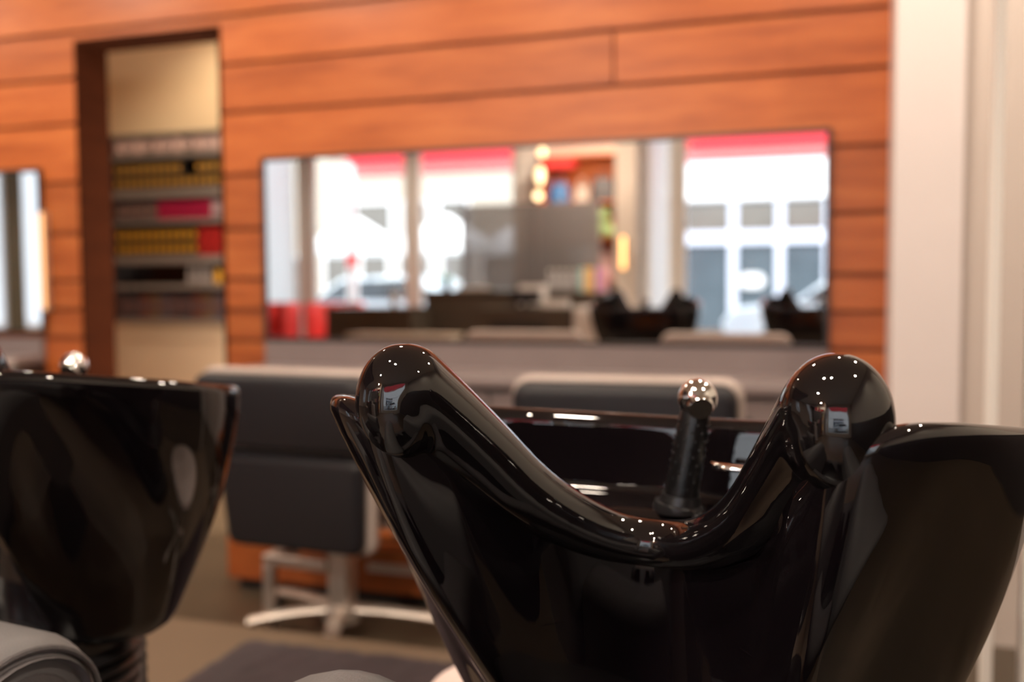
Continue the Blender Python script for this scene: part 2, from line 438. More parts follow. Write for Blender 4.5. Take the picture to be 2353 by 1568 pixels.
def make_basin(loc, rz, label):
    root = empty('backwash_basin', loc, rz, label, 'hair washing basin', 'backwash basins in a row')
    bowl = bowl_mesh().build('bowl', M['ceramic'], root, smooth='all')
    MB().lathe([(.001, 0), (.011, 0), (.013, .002), (.011, .005), (.001, .005)], (0, .060, ZB - .3605), 28).build('drain', M['chrome'], bowl, smooth=True)
    nr = roll_mesh().build('neck_rest', M['gel'], root, smooth='all')
    rm = nr.modifiers.new('fuse', 'REMESH'); rm.mode = 'VOXEL'; rm.voxel_size = .0026; rm.use_smooth_shade = True
    sm = nr.modifiers.new('soften', 'SMOOTH'); sm.factor = .5; sm.iterations = 60
    # spray handset on the rear deck
    b0 = Vector((-.009, .127, ZB - .270)); b1 = Vector((.012, .130, ZB - .137)); ax = (b1 - b0).normalized()
    hs = MB().tube([b0 + ax * q for q in (.012, .03, .07, .105, .122)], [.0205, .0195, .0185, .0178, .0165], 28)
    grip = hs.build('spray_handle', M['hose'], root, smooth=True)
    dots = MB()
    for ring in range(9):
        c = b0 + ax * (.030 + ring * .0095)
        u = ax.cross(Vector((0, 1, 0))).normalized(); w = ax.cross(u)
        for k in range(9):
            a = 2 * PI * (k + .5 * (ring % 2)) / 9
            dots.sphere(c + (u * math.cos(a) + w * math.sin(a)) * .0190, .0016, 6, 4)
    dots.build('grip_dots', M['hose'], grip, smooth=True)
    head = MB().sphere(b1, .0228, 32, 20)
    hd = head.build('spray_head', M['chrome'], root, smooth='all')
    fd = Vector((.35, -.80, -.40)).normalized()
    MB().tube([b1 + fd * .006, b1 + fd * .0205, b1 + fd * .0235], [.0155, .0152, .0135], 28).build('spray_face', M['chrome'], hd, smooth=True)
    MB().tube([b0, b0 + Vector((0, 0, .004)), b0 + Vector((.0005, 0, .009)), b0 + Vector((.001, 0, .010)), b0 + Vector((.002, 0, .020))], [.030, .030, .029, .0245, .0225], 32).build('handset_socket', M['black'], root, smooth=True)
    # mixer with flat lever
    m0 = Vector((.118, .135, ZB - .270))
    mx = MB().tube([m0, m0 + Vector((0, 0, .006)), m0 + Vector((0, 0, .007)), m0 + Vector((0, 0, .040)), m0 + Vector((0, 0, .046))], [.026, .026, .020, .019, .013], 28).build('mixer_body', M['chrome'], root, smooth=True)
    lv = MB(); rings = []
    for t in [i / 12 for i in range(13)]:
        w = .0125 * math.sqrt(max(1 - (2 * t - 1) ** 6, .002)); x = .128 - .103 * t
        rings.append([(x, .142 + w * math.cos(q), ZB - .2205 + .0045 * math.sin(q) + .004 * t) for q in [2 * PI * k / 16 for k in range(16)]])
    lv.loft(rings).build('mixer_lever', M['chrome'], mx, smooth='all')
    # bellows and pedestal
    prof = [(.001, ZB - .585)]
    for k in range(7):
        z = ZB - .575 - k * .022
        prof += [(.164, z), (.178, z - .004), (.184, z - .010), (.178, z - .016), (.164, z - .020)]
    prof = [(.001, ZB - .55), (.164, ZB - .55)] + prof[1:] + [(.164, ZB - .75), (.001, ZB - .75)]
    MB().lathe(prof, (0, .03, 0), 40).build('bellows', M['black'], root, smooth=True)
    MB().lathe([(.001, .30), (.12, .30), (.13, .285), (.125, .04), (.19, .03), (.20, 0), (.001, 0)], (0, .03, 0), 40).build('pedestal', M['black'], root, smooth=True)
    return root
O1 = Vector((-.18753, 1.02544, .10))
basin = make_basin(O1, -math.radians(4.78), 'large glossy black backwash basin in front, with domed neck rest horns')
basin2 = copy_tree(basin)
basin2.location = (-1.265, 1.219, .10); basin2.rotation_euler = (0, 0, -math.radians(8))
basin2['label'] = 'black backwash basin behind the grey armrest, cut by the left edge of the view'

# ------------------------------------------------------------------ grey wash chairs (below the basins)
def arm_mesh(x, y0, y1, z1, w, h):
    """padded arm with a rounded top, long axis y"""
    mb = MB(); rings = []
    def ring(y, ins):
        pts = []
        n = 14; hw = w / 2 - ins; r = hw
        for k in range(n + 1):
            a = PI * k / n
            pts.append((x + hw * math.cos(a), y, z1 - ins - r * .8 + r * .8 * math.sin(a)))
        pts += [(x - hw, y, z1 - h + ins), (x + hw, y, z1 - h + ins)]
        return pts
    for y, ins in ((y1, .030), (y1 - .003, .016), (y1 - .012, .005), (y1 - .03, 0), (y0 + .03, 0), (y0 + .012, .005), (y0, .02)):
        rings.append(ring(y, ins))
    return mb.loft(rings)
def make_wash_chair(loc, rz, label):
    root = empty('wash_chair', loc, rz, label, 'wash chair', 'grey wash chairs')
    for s in (-1, 1):
        a = arm_mesh(.30 * s, -.42, .20, .642, .20, .34).build('armrest', M['grey_vinyl'], root, smooth=True)
        e = arm_mesh(.30 * s, -.4225, -.40, .620, .150, .26).build('end_panel', M['grey_fabric'], a, smooth=True)
        pts = []
        for k in range(19):
            t = PI * k / 18
            pts.append((.30 * s + .092 * math.cos(t), -.419, .552 + .076 * math.sin(t)))
        MB().tube(pts, .004, 8).build('piping', M['grey_fabric'], a, smooth=True)
    MB().rbox(0, 0, .41, .50, 0, .13, .05, .03).xf(Matrix.Translation((0, -.18, .30)) @ Matrix.Rotation(PI / 2, 4, 'X') @ Matrix.Translation((0, -.13, 0))).build('seat', M['grey_fabric'], root, smooth=True)
    MB().rbox(0, .40, .40, .26, .10, .19, .05, .03).build('backrest', M['grey_fabric'], root, smooth=True)
    MB().box(-.36, .36, -.36, .16, .05, .30).build('base', M['black'], root, bevel=.02)
    for sx in (-1, 1):
        for y in (-.30, .10):
            MB().lathe([(.02, 0), (.025, .0), (.025, .06), (.02, .06)], (.28 * sx, y, 0), 16).build('leg', M['steel'], root, smooth=True)
    return root
chair_a = make_wash_chair((-1.262, .555, .10), math.radians(82), 'grey wash chair at lower left, rounded armrest in front of the side-on basin')
chair_b = copy_tree(chair_a)
chair_b.rotation_euler = (0, 0, 0); chair_b.location = (-.142, .652, .10) 
chair_b['label'] = 'grey wash chair whose armrest top just shows at the bottom, before the dark rug'

# pale stool behind the near basin
st = empty('swivel_stool', (-.455, 1.44, .10), 0, 'low stool with pale pinkish seat between the near basin and the dark rug', 'stool')
MB().lathe([(.001, .335), (.13, .335), (.165, .345), (.172, .36), (.165, .375), (.13, .383), (.001, .386)], n=40).build('seat', M['pale_seat'], st, smooth=True)
MB().lathe([(.001, .06), (.028, .06), (.028, .335), (.001, .335)], n=20).build('column', M['steel'], st, smooth=True)
for k in range(5):
    a = 2 * PI * k / 5 + .3
    MB().tube([(0, 0, .07), (.12 * math.cos(a), .12 * math.sin(a), .06), (.2 * math.cos(a), .2 * math.sin(a), .018)], [.016, .014, .016], 10).build('leg', M['steel'], st, smooth=True)

# aubergine rug on the platform
rg = MB(); nx, ny = 46, 22; W_, H_ = 1.02, .78
vs = []; fs = []
for j in range(ny + 1):
    for i in range(nx + 1):
        e = min(i, nx - i, j, ny - j); 
        z = .004 + (.016 if e > 0 else 0) + (random.random() * .006 if e > 0 else 0)
        vs.append(((i / nx - .5) * W_ + (random.uniform(-.004, .004)), (j / ny - .5) * H_ + random.uniform(-.004, .004), z))
for j in range(ny):
    for i in range(nx):
        a = j * (nx + 1) + i; fs.append((a, a + 1, a + nx + 2, a + nx + 1))
rg.add(vs, fs)
b0 = len(rg.v); rg.box(-W_ / 2, W_ / 2, -H_ / 2, H_ / 2, 0, .005)
ro = rg.build('rug', M['rug'], smooth='all', loc=(-1.063, 1.985, .1005)); ro.rotation_euler = (0, 0, math.radians(2))
tag(ro, 'dark aubergine pile rug on the beige platform between the two basins', 'rug')

# ------------------------------------------------------------------ styling chairs
def make_styling_chair(loc, rz, label):
    root = empty('styling_chair', loc, rz, label, 'salon chair', 'black styling chairs at the long mirror')
    lean = Matrix.Translation((-.056, -.20, .488)) @ Matrix.Rotation(math.radians(4), 4, 'X') @ Matrix.Translation((0, .20, -.45))
    bf = MB().rbox(.0, .728, .640, .252, -.205, -.150, .055, .02).xf(lean).build('upper_back_frame', M['piping'], root, smooth=True)
    MB().rbox(.0, .726, .612, .236, -.262, -.190, .05, .03).xf(lean).build('upper_back_cushion', M['leather'], root, smooth=True)
    MB().rbox(.03, .4435, .545, .318, -.205, -.160, .045, .016, w2=.52).xf(lean).build('lower_back_frame', M['piping'], root, smooth=True)
    MB().rbox(.022, .4455, .515, .30, -.250, -.190, .04, .025, w2=.485).xf(lean).build('lower_back_cushion', M['leather'], root, smooth=True)
    MB().box(-.265, .265, -.12, .36, .42, .51).build('seat', M['leather'], root, bevel=.03)
    MB().box(-.24, .24, -.10, .33, .385, .42).build('seat_pan', M['steel'], root, bevel=.01)
    for s in (-1, 1):
        ar = MB().tube([(.30 * s, -.17, .40), (.305 * s, -.17, .64), (.305 * s, -.13, .675), (.305 * s, .22, .675), (.305 * s, .26, .64), (.30 * s, .26, .44), (.24 * s, .24, .405)], .013, 12).build('arm_tube', M['steel'], root, smooth=True)
        MB().box(.275 * s - (.035 if s < 0 else .0), .275 * s + (.0 if s < 0 else .035), -.10, .20, .685, .715).build('arm_pad', M['leather'], ar, bevel=.01)
    MB().box(-.036, .036, -.036, .036, .09, .40).build('column', M['steel'], root, bevel=.008)
    hub = MB().lathe([(.001, .045), (.06, .045), (.065, .06), (.05, .10), (.001, .10)], n=24).build('hub', M['steel'], root, smooth=True)
    for tx, ty in ((-.28, -.13), (-.38, .17), (.36, .10), (.10, -.26)):
        d = Vector((tx, ty, 0)); sd = Vector((-ty, tx, 0)).normalized(); rings = []
        for t in [i / 10 for i in range(11)]:
            c = d * t + Vector((0, 0, .085 - .035 * t * t)); w = .030 - .008 * t; h = .018 - .006 * t
            rings.append([c + sd * (w * math.cos(q)) + Vector((0, 0, h * math.sin(q))) for q in [2 * PI * k / 14 for k in range(14)]])
        lg = MB().loft(rings).build('leg', M['steel'], root, smooth=True)
        MB().lathe([(.001, 0), (.016, 0), (.016, .045), (.001, .045)], (tx * .94, ty * .94, 0), 14).build('glide', M['black'], lg, smooth=True)
    fr = MB()
    fr.box(-.275, -.03, -.055, -.020, .215, .253); fr.box(-.275, -.237, -.055, -.020, .0, .215); fr.box(-.275, -.237, -.02, .20, .215, .253)
    fr.box(-.27, -.01, .17, .20, .222, .252); fr.box(-.03, -.0, -.02, .20, .222, .252)
    fr.build('footrest', M['steel'], root, bevel=.006)
    return root
ch1 = make_styling_chair((-1.565, 2.865, -.045), math.radians(-3), 'black styling chair in full view left of the near basin, before the long mirror')
ch2 = copy_tree(ch1); ch2.location = (-.535, 2.885, -.045); ch2.rotation_euler = (0, 0, math.radians(3))
ch2['label'] = 'black styling chair whose back top shows behind the near basin bowl'

# ------------------------------------------------------------------ mirrors and counters
def wall_mirror(x0, x1, z0, z1, label, ledge=True):
    root = empty('wall_mirror', ((x0 + x1) / 2, D, z0), 0, label, 'mirror')
    def L(a, b, c, d, e, f_): return MB().box(a - (x0 + x1) / 2, b - (x0 + x1) / 2, c - D, d - D, e - z0, f_ - z0)
    L(x0, x1, D - .014, D - .002, z0, z1).build('mirror_glass', M['mirror'], root)
    f = L(x0 - .016, x0, D - .022, D - .001, z0 - .016, z1 + .016)
    for q in (L(x1, x1 + .016, D - .022, D - .001, z0 - .016, z1 + .016), L(x0, x1, D - .022, D - .001, z1, z1 + .016), L(x0, x1, D - .022, D - .001, z0 - .016, z0)):
        f.add(q.v, q.f)
    f.build('frame', M['frame_dark'], root)
    return root
wall_mirror(-2.443, -.085, .868, 1.643, 'long thin-framed wall mirror over two chairs, reflecting the shop windows')
wall_mirror(-5.6, -3.70, .89, 1.65, 'smaller wall mirror left of the doorway, cut off at the edge of the view')
lm = empty('mirror_light', (-3.668, D - .012, .98), 0, 'warm glowing light strip beside the left wall mirror', 'wall light')
MB().box(-.012, .012, -.02, .011, 0, .48).build('housing', M['steel'], lm)
MB().box(-.008, .008, -.026, -.02, .01, .47).build('diffuser', emit_mat('amber_strip', (1, .55, .24), 1.2), lm)

def counter(x0, x1, ztop, label):
    cx = (x0 + x1) / 2; root = empty('styling_counter', (cx, D, 0), 0, label, 'counter')
    MB().box(x0 - cx, x1 - cx, -.030, -.002, ztop, .849).build('backsplash', M['counter'], root)
    MB().box(x0 - cx, x1 - cx, -.42, -.002, ztop - .035, ztop).build('worktop', M['counter'], root, bevel=.006)
    MB().box(x0 - cx + .02, x1 - cx - .02, -.36, -.002, ztop - .05, ztop - .035).build('shadow_gap', M['black'], root)
    n = 4; w = (x1 - x0) / n
    cb = MB().box(x0 - cx, x1 - cx, -.385, -.002, .54, ztop - .05).build('carcass', M['counter_dark'], root)
    for k in range(n):
        d = MB().box(x0 - cx + k * w + .004, x0 - cx + (k + 1) * w - .004, -.405, -.385, .545, ztop - .055).build('drawer', M['counter'], root, bevel=.003)
        MB().box(x0 - cx + (k + .5) * w - .06, x0 - cx + (k + .5) * w + .06, -.418, -.405, .625, .637).build('handle', M['black'], d)
    return root
counter(-2.45, -.07, .752, 'dark grey styling counter with drawers under the long mirror')
counter(-5.6, -3.695, .765, 'dark grey styling counter under the smaller left mirror')
pl = empty('footrest_plinth', (-1.0, 3.5, 0), 0, 'low cherry wood plinth on the floor below the long counter', 'footrest')
MB().box(-1.215, 1.12, -.335, .34, .0, .155).build('plinth_body', M['wood'], pl, bevel=.004)
MB().box(-1.19, 1.12, -.29, .34, -.045, .0).build('toe_kick', M['black'], pl)
MB().box(-.62, 1.10, -.350, -.335, .078, .108).build('kick_rail', M['steel'], pl)
hd = empty('hair_dryer', (-1.60, 3.30, .158), 0, 'dark hair dryer with a brassy nozzle lying on the wood plinth', 'hair dryer')
MB().tube([(-.07, 0, .075), (-.05, 0, .075), (.03, 0, .07), (.07, 0, .07)], [.030, .042, .036, .024], 18).build('barrel', M['black'], hd, smooth=True)
MB().tube([(-.105, 0, .076), (-.07, 0, .075)], [.03, .031], 18).build('nozzle', mat('brass', (.9, .66, .34), .2, 1.0), hd, smooth=True)
MB().tube([(.02, 0, .06), (.03, 0, .02), (.035, 0, .004)], [.018, .016, .015], 14).build('handle', M['black'], hd, smooth=True)

# ------------------------------------------------------------------ product rack in the back room
SX0, SX1 = -4.53, -3.35; SY0, SY1 = 5.30, 5.499
rk = empty('product_rack', ((SX0 + SX1) / 2, SY1, 0), 0, 'dark product rack on the cream wall beyond the doorway', 'shelf')
rx = (SX0 + SX1) / 2
def RB(x0, x1, y0, y1, z0, z1): return MB().box(x0 - rx, x1 - rx, y0 - SY1, y1 - SY1, z0, z1)
M['rack'] = mat('rack_grey', (.17, .155, .145), .35)
RB(SX0, SX1, SY1 - .012, SY1, .86, 2.06).build('back_panel', M['black'], rk)
for x in (SX0, SX1 - .02): RB(x, x + .02, SY0, SY1 - .012, .86, 2.06).build('side_panel', M['black'], rk)
shelf_z = [(.86, .885), (1.075, 1.105), (1.235, 1.285), (1.49, 1.515), (1.655, 1.705), (1.905, 1.93), (2.045, 2.06)]
for a, b in shelf_z: RB(SX0 + .02, SX1 - .02, SY0, SY1 - .012, a, b).build('shelf_board', M['rack'], rk)
rows = [
    # z, height, depth, pitch, width, colours, name, label, category, group
    (1.93, .095, .09, .075, .062, [(.30, .22, .21), (.22, .17, .17), (.40, .30, .28), (.10, .08, .08)], 'product_pack', 'pinkish grey product pack on the top shelf of the rack', 'product pack', 'packs on the top rack shelf'),
    (1.705, .085, .10, .052, .046, None, 'colour_carton', 'black and gold hair colour carton in the lower tier of the second shelf', 'carton', 'gold cartons, second shelf lower tier'),
    (1.7905, .085, .10, .052, .046, None, 'colour_carton', 'black and gold hair colour carton in the upper tier of the second shelf', 'carton', 'gold cartons, second shelf upper tier'),
    (1.515, .11, .09, .080, .068, 'pink', 'product_pack', '', 'product pack', ''),
    (1.285, .085, .10, .052, .046, 'yr', 'colour_carton', '', 'carton', ''),
    (1.3705, .085, .10, .052, .046, 'yr', 'colour_carton', '', 'carton', ''),
    (.885, .15, .10, .080, .066, [(.05, .03, .03), (.03, .025, .03), (.09, .03, .02), (.10, .06, .03), (.06, .05, .06)], 'dark_pack', 'dark brown product pack on the lowest shelf of the rack', 'product pack', 'dark packs on the lowest rack shelf'),
]
tiers = {1.285: 'lower', 1.3705: 'upper'}
for ri, (z, h, dp, pitch, w, cols, nm, lab, cat, grp) in enumerate(rows):
    x = SX0 + .03 + pitch / 2; i = 0
    proto = {}
    while x + w / 2 < SX1 - .025:
        lb, gp = lab, grp
        if cols is None:
            base, band = colmat('carton_black', (.014, .012, .011)), colmat('carton_gold', (.36, .20, .035))
            if x > -3.98 and x < -3.86 and z > 1.75: x += pitch; continue
        elif cols == 'pink':
            if x > -4.22 and x < -3.78:
                base, band = colmat('magenta_pack', (.29, .008, .05)), colmat('magenta_dark', (.20, .006, .035)); lb, gp = 'magenta product pack on the third shelf of the rack', 'magenta packs on the third rack shelf'
            elif x <= -4.22:
                base, band = colmat('dusk_pack', (.06, .04, .05)), colmat('dusk_band', (.16, .11, .09)); lb, gp = 'dusky product pack on the third shelf, left of the magenta packs', 'dusky packs on the third rack shelf'
            else:
                base, band = colmat('grey_pack', (.22, .16, .19)), colmat('grey_band', (.30, .24, .26)); lb, gp = 'grey product pack on the third shelf, right of the magenta packs', 'grey packs on the third rack shelf'
        elif cols == 'yr':
            tr = tiers[z]
            if x < -3.87:
                base, band = colmat('carton_black', (.014, .012, .011)), colmat('carton_yellow', (.48, .25, .016)); lb, gp = f'yellow and black hair colour carton in the {tr} tier of the fourth shelf', f'yellow cartons, fourth shelf {tr} tier'
            else:
                base, band = colmat('carton_red', (.30, .012, .012)), colmat('carton_maroon', (.20, .01, .01)); lb, gp = f'red hair colour carton in the {tr} tier of the fourth shelf', f'red cartons, fourth shelf {tr} tier'
        else:
            base = colmat('pack_%d_%d' % (ri, i % len(cols)), cols[i % len(cols)]); band = colmat('pack_band_%d' % ri, tuple(c * 1.7 for c in cols[0]))
        key = (base.name, band.name)
        if key not in proto:
            r = empty(nm, (x, SY0 + .06, z + .0008), 0, lb, cat, gp)
            MB().box(-w / 2, w / 2, -dp / 2, dp / 2, 0, h).build('carton_body', base, r)
            MB().box(-w / 2 + .006, w / 2 - .009, -dp / 2 - .0015, -dp / 2, h * .30, h * .78).build('label_panel', band, r)
            proto[key] = r
        else:
            r = copy_tree(proto[key]); r.location = (x, SY0 + .06, z + .0008); r['label'] = lb; r['group'] = gp
        x += pitch; i += 1
bt = None
for i, x in enumerate((-3.98, -3.93, -3.885, -3.84)):
    if bt is None:
        bt = empty('bottle', (x, SY0 + .06, 1.1058), 0, 'clear bottle standing on the nearly empty fifth shelf of the rack', 'bottle', 'clear bottles on the fifth rack shelf')
        MB().lathe([(.001, 0), (.019, 0), (.02, .01), (.02, .07), (.008, .085), (.008, .095), (.001, .095)], n=18).build('flask', colmat('smoky_clear', (.22, .21, .20), .1), bt, smooth=True)
        MB().lathe([(.001, .095), (.01, .095), (.01, .112), (.001, .112)], n=14).build('cap', M['rack'], bt, smooth=True)
    else:
        c = copy_tree(bt); c.location = (x, SY0 + .06, 1.1058)
yb = empty('bottle', (-3.77, SY0 + .06, 1.1058), 0, 'yellow bottle right of the clear bottles on the fifth shelf', 'bottle')
MB().lathe([(.001, 0), (.024, 0), (.024, .075), (.012, .09), (.001, .09)], n=18).build('flask', colmat('carton_yellow', (.48, .25, .016)), yb, smooth=True)
MB().lathe([(.001, .09), (.012, .09), (.012, .11), (.001, .11)], n=14).build('cap', M['black'], yb, smooth=True)

# ------------------------------------------------------------------ glazed partition at the right edge
gp = empty('glass_partition', (.335, 2.385, -.045), math.radians(17), 'glass screen between two slim white posts at the right edge, behind the near basin', 'partition')
for x in (-.042, .042):
    MB().box(x - .0105, x + .0105, -.012, .012, 0, 2.2)  .build('post', mat('post_white', (.93, .88, .82), .4, var=.01), gp, bevel=.002)
MB().box(-.0315, .0315, -.003, .003, .04, 2.16).build('pane', M['glass'], gp)

# ------------------------------------------------------------------ room behind the camera (seen in the mirror)
# red tub armchairs
def armchair(loc, rz, label):
    r = empty('tub_armchair', loc, rz, label, 'armchair', 'red tub armchairs')
    mb = MB(); n = 22; out = []
    for i in range(n + 1):
        a = -PI * .12 + (PI * 1.24) * i / n
        ca, sa = math.cos(a), math.sin(a)
        ring = []
        for rr, z in ((.30, .08), (.33, .5), (.335, .76), (.32, .785), (.285, .785), (.265, .76), (.25, .45), (.24, .08)):
            ring.append((rr * ca * 1.0, rr * sa * .95, z))
        out.append(ring)
    mb.loft(out).build('shell', M['red'], r, smooth=True)
    MB().lathe([(.001, .16), (.235, .16), (.245, .20), (.24, .40), (.20, .43), (.001, .43)], n=30).build('seat', M['red'], r, smooth=True)
    for sx in (-1, 1):
        for sy in (-1, 1):
            MB().lathe([(.001, 0), (.015, 0), (.02, .16), (.001, .16)], (.17 * sx, .17 * sy, 0), 12).build('leg', M['steel'], r, smooth=True)
    return r
a1 = armchair((-6.12, -2.0, .10), PI * 1.05, 'red tub armchair against the white wall, leftmost in the long mirror')
a2 = copy_tree(a1); a2.location = (-5.40, -2.15, .10); a2.rotation_euler = (0, 0, PI * .95)
a2['label'] = 'red tub armchair by the window, second from the left in the long mirror'

def desk_block(name, x0, x1, y0, y1, z0, z1, label, cat, top=None, legs=False, recess=None):
    cx, cy = (x0 + x1) / 2, (y0 + y1) / 2
    r = empty(name, (cx, cy, .10), 0, label, cat)
    MB().box(x0 - cx, x1 - cx, y0 - cy, y1 - cy, 0, z1 - .13).build('carcass', M['desk'], r, bevel=.004)
    MB().box(x0 - cx - .015, x1 - cx + .015, y0 - cy - .015, y1 - cy + .015, z1 - .13, z1 - .10).build('top', top or M['desk'], r, bevel=.004)
    if recess:
        a, b, c, d = recess
        MB().box(a - cx, b - cx, y1 - cy, y1 - cy + .012, c - .10, d - .10).build('front_panel', M['counter_dark'], r)
    return r
desk_block('waiting_cabinet', -4.95, -4.02, -1.6, -1.15, 0, .86, 'low dark brown cabinet beside the red armchairs', 'cabinet')
desk_block('back_desk', -4.08, -3.05, -2.0, -1.62, 0, 1.02, 'tall dark counter carrying the smoked glass screen', 'counter')
desk_block('reception_desk', -3.28, -2.36, -1.40, -1.0, 0, .86, 'dark brown reception desk in front of the smoked glass', 'desk', recess=(-3.15, -2.6, .5, .74))
desk_block('side_counter', -3.0, -2.22, -2.0, -1.62, 0, 1.0, 'dark counter under the right half of the smoked glass', 'counter')
# smoked glass screen
sg = empty('glass_screen', (-3.02, -1.80, .0), 0, 'smoked grey glass screen standing on the counters', 'glass screen')
MB().box(-.70, .08, -.006, .006, 1.03, 1.88).build('left_pane', M['tint'], sg)
MB().box(.09, .70, -.006, .006, 1.03, 1.88).build('right_pane', M['tint'], sg)
MB().box(-.72, -.70, -.012, .012, 1.02, 1.89).build('upright', M['counter'], sg); MB().box(.08, .09, -.012, .012, 1.02, 1.89).build('upright', M['counter'], sg); MB().box(.70, .72, -.012, .012, 1.02, 1.89).build('upright', M['counter'], sg)
# dark divider behind right half of the glass: a tall grey cabinet
tc_ = empty('tall_cabinet', (-2.85, -2.35, .10), 0, 'tall dark grey cabinet behind the smoked glass', 'cabinet')
MB().box(-.32, .30, -.22, .22, 0, 1.78).build('carcass', mat('cabinet_grey', (.22, .19, .195), .5), tc_, bevel=.004)
for s in (-1, 1):
    d_ = MB().box(-.01 + (.003 if s > 0 else -.305), -.01 + (.305 if s > 0 else -.003), .22, .238, .02, 1.76).build('door', mat('cabinet_door', (.25, .215, .22), .45), tc_, bevel=.003)
    MB().box(-.01 + .02 * s - .006, -.01 + .02 * s + .006, .238, .255, .8, 1.0).build('handle', M['steel'], d_)
def simple(name, mb, m, loc, label, cat, group=None, smooth=False, bevel=0):
    return tag(mb.build(name, m, smooth=smooth, bevel=bevel, loc=loc), label, cat, group)
# items on the counters
simple('storage_box', MB().box(-.115, .115, -.10, .10, 0, .20), M['paper'], (-2.89, -1.5, .89 - .002), 'pinkish white storage box on the counter left of the bottles', 'box', bevel=.006).location.z = .872
tv = None
for i, x in enumerate((-2.78, -2.715, -2.65, -2.585, -2.52)):
    if tv is None:
        tv = empty('bottle', (x, -1.70, 1.005), 0, 'pale bottle in the row on the counter before the dark cabinet', 'bottle', 'pale bottles in front of the smoked glass')
        MB().lathe([(.001, 0), (.022, 0), (.024, .01), (.024, .13), (.010, .16), (.010, .18), (.001, .18)], n=18).build('flask', colmat('pale_grey_bottle', (.45, .42, .42)), tv, smooth=True)
        MB().lathe([(.001, .18), (.013, .18), (.013, .215), (.001, .215)], n=14).build('cap', M['paper'], tv, smooth=True)
    else:
        c = copy_tree(tv); c.location = (x, -1.70, 1.005)
simple('tissue_box', MB().box(-.12, .12, -.06, .06, 0, .07), M['paper'], (-2.60, -1.30, .861), 'white tissue box on the reception desk under the pale bottles', 'box', bevel=.005)
for i, (c, nm) in enumerate((((.45, .75, .72), 'mint'), ((.95, .45, .18), 'orange'), ((.95, .72, .22), 'yellow'), ((.42, .22, .62), 'lilac'), ((.95, .42, .45), 'coral'))):
    simple('magazine', MB().box(-.022, .022, -.08, .08, 0, .23), colmat('mag_' + nm, c), (-2.44 + i * .05, -1.70, 1.002), f'{nm} magazine upright in the stack beside the smoked glass', 'magazine', bevel=.002)
cu = empty('drawer_cube', (-2.13, -.95, .10), 0, 'white drawer cube next to the reception desk', 'drawer unit')
MB().box(-.17, .17, -.15, .15, 0, .78).build('carcass', M['paper'], cu, bevel=.005)
for k in range(3):
    d_ = MB().box(-.16, .16, .15, .165, .03 + k * .25, .26 + k * .25).build('drawer', M['paper'], cu, bevel=.003)
    MB().box(-.05, .05, .165, .178, .13 + k * .25, .145 + k * .25).build('handle', M['steel'], d_)
mo = empty('monitor', (-2.86, -1.18, .861), 0, 'flat monitor lying low on the reception desk', 'monitor')
MB().box(-.10, .10, -.06, .06, 0, .012).build('foot', M['black'], mo); MB().box(-.02, .02, -.02, .0, .012, .05).build('stem', M['black'], mo); MB().box(-.14, .14, -.012, .012, .04, .16).build('screen', M['black'], mo, bevel=.003)
# potted plant and cup, papers
pp = empty('potted_plant', (-3.88, -1.72, 1.021), 0, 'small bright green plant in a pot on the tall dark counter', 'plant')
MB().lathe([(.001, 0), (.035, 0), (.045, .08), (.038, .08), (.036, .07), (.001, .07)], n=20).build('pot', M['desk'], pp, smooth=True)
lf = MB()
for k in range(26):
    a = random.random() * 2 * PI; t = random.uniform(.3, 1.1); L_ = random.uniform(.07, .13)
    d = Vector((math.cos(a) * math.sin(t), math.sin(a) * math.sin(t), math.cos(t))); sd = Vector((-math.sin(a), math.cos(a), 0))
    p0 = Vector((0, 0, .07)); rr = []
    for q, w in ((0, .004), (.4, .014), (.75, .012), (1, .001)):
        c = p0 + d * L_ * q; nn = d.cross(sd) * .0015
        rr.append([c + sd * w, c + nn, c - sd * w, c - nn])
    lf.loft(rr)
lf.build('leaves', colmat('leaf_green', (.10, .42, .05)), pp, smooth=True)
cp = empty('paper_cup', (-4.27, -1.3, .861), 0, 'white paper cup standing on the low dark cabinet', 'cup')
MB().lathe([(.001, 0), (.03, 0), (.042, .14), (.039, .14), (.03, .01), (.001, .01)], n=24).build('cup', M['paper'], cp, smooth=True)
MB().lathe([(.001, .14), (.044, .14), (.044, .15), (.036, .158), (.001, .158)], n=24).build('lid', M['paper'], cp, smooth=True)
for i, (x, z) in enumerate(((-3.6, 0), (-3.58, .012), (-3.62, .024))):
    simple('price_folder', MB().box(-.16, .16, -.11, .11, 0, .011), M['paper'], (x, -1.80 + .0, 1.0212 + z), ['pale folder at the bottom of the pile on the tall dark counter', 'pale folder in the middle of the pile on the tall dark counter', 'pale folder on top of the pile on the tall dark counter'][i], 'folder', 'folders on the tall counter', bevel=.002)
sb = empty('side_table', (-3.75, -.62, .10), 0, 'pale low table in front of the dark cabinets', 'table')
MB().box(-.62, .42, -.16, .16, .50, .535).build('top', colmat('pale_wood', (.62, .50, .38)), sb, bevel=.004)
for x in (-.56, .36):
    for y in (-.12, .12): MB().box(x - .018, x + .018, y - .018, y + .018, 0, .50).build('leg', M['steel'], sb)
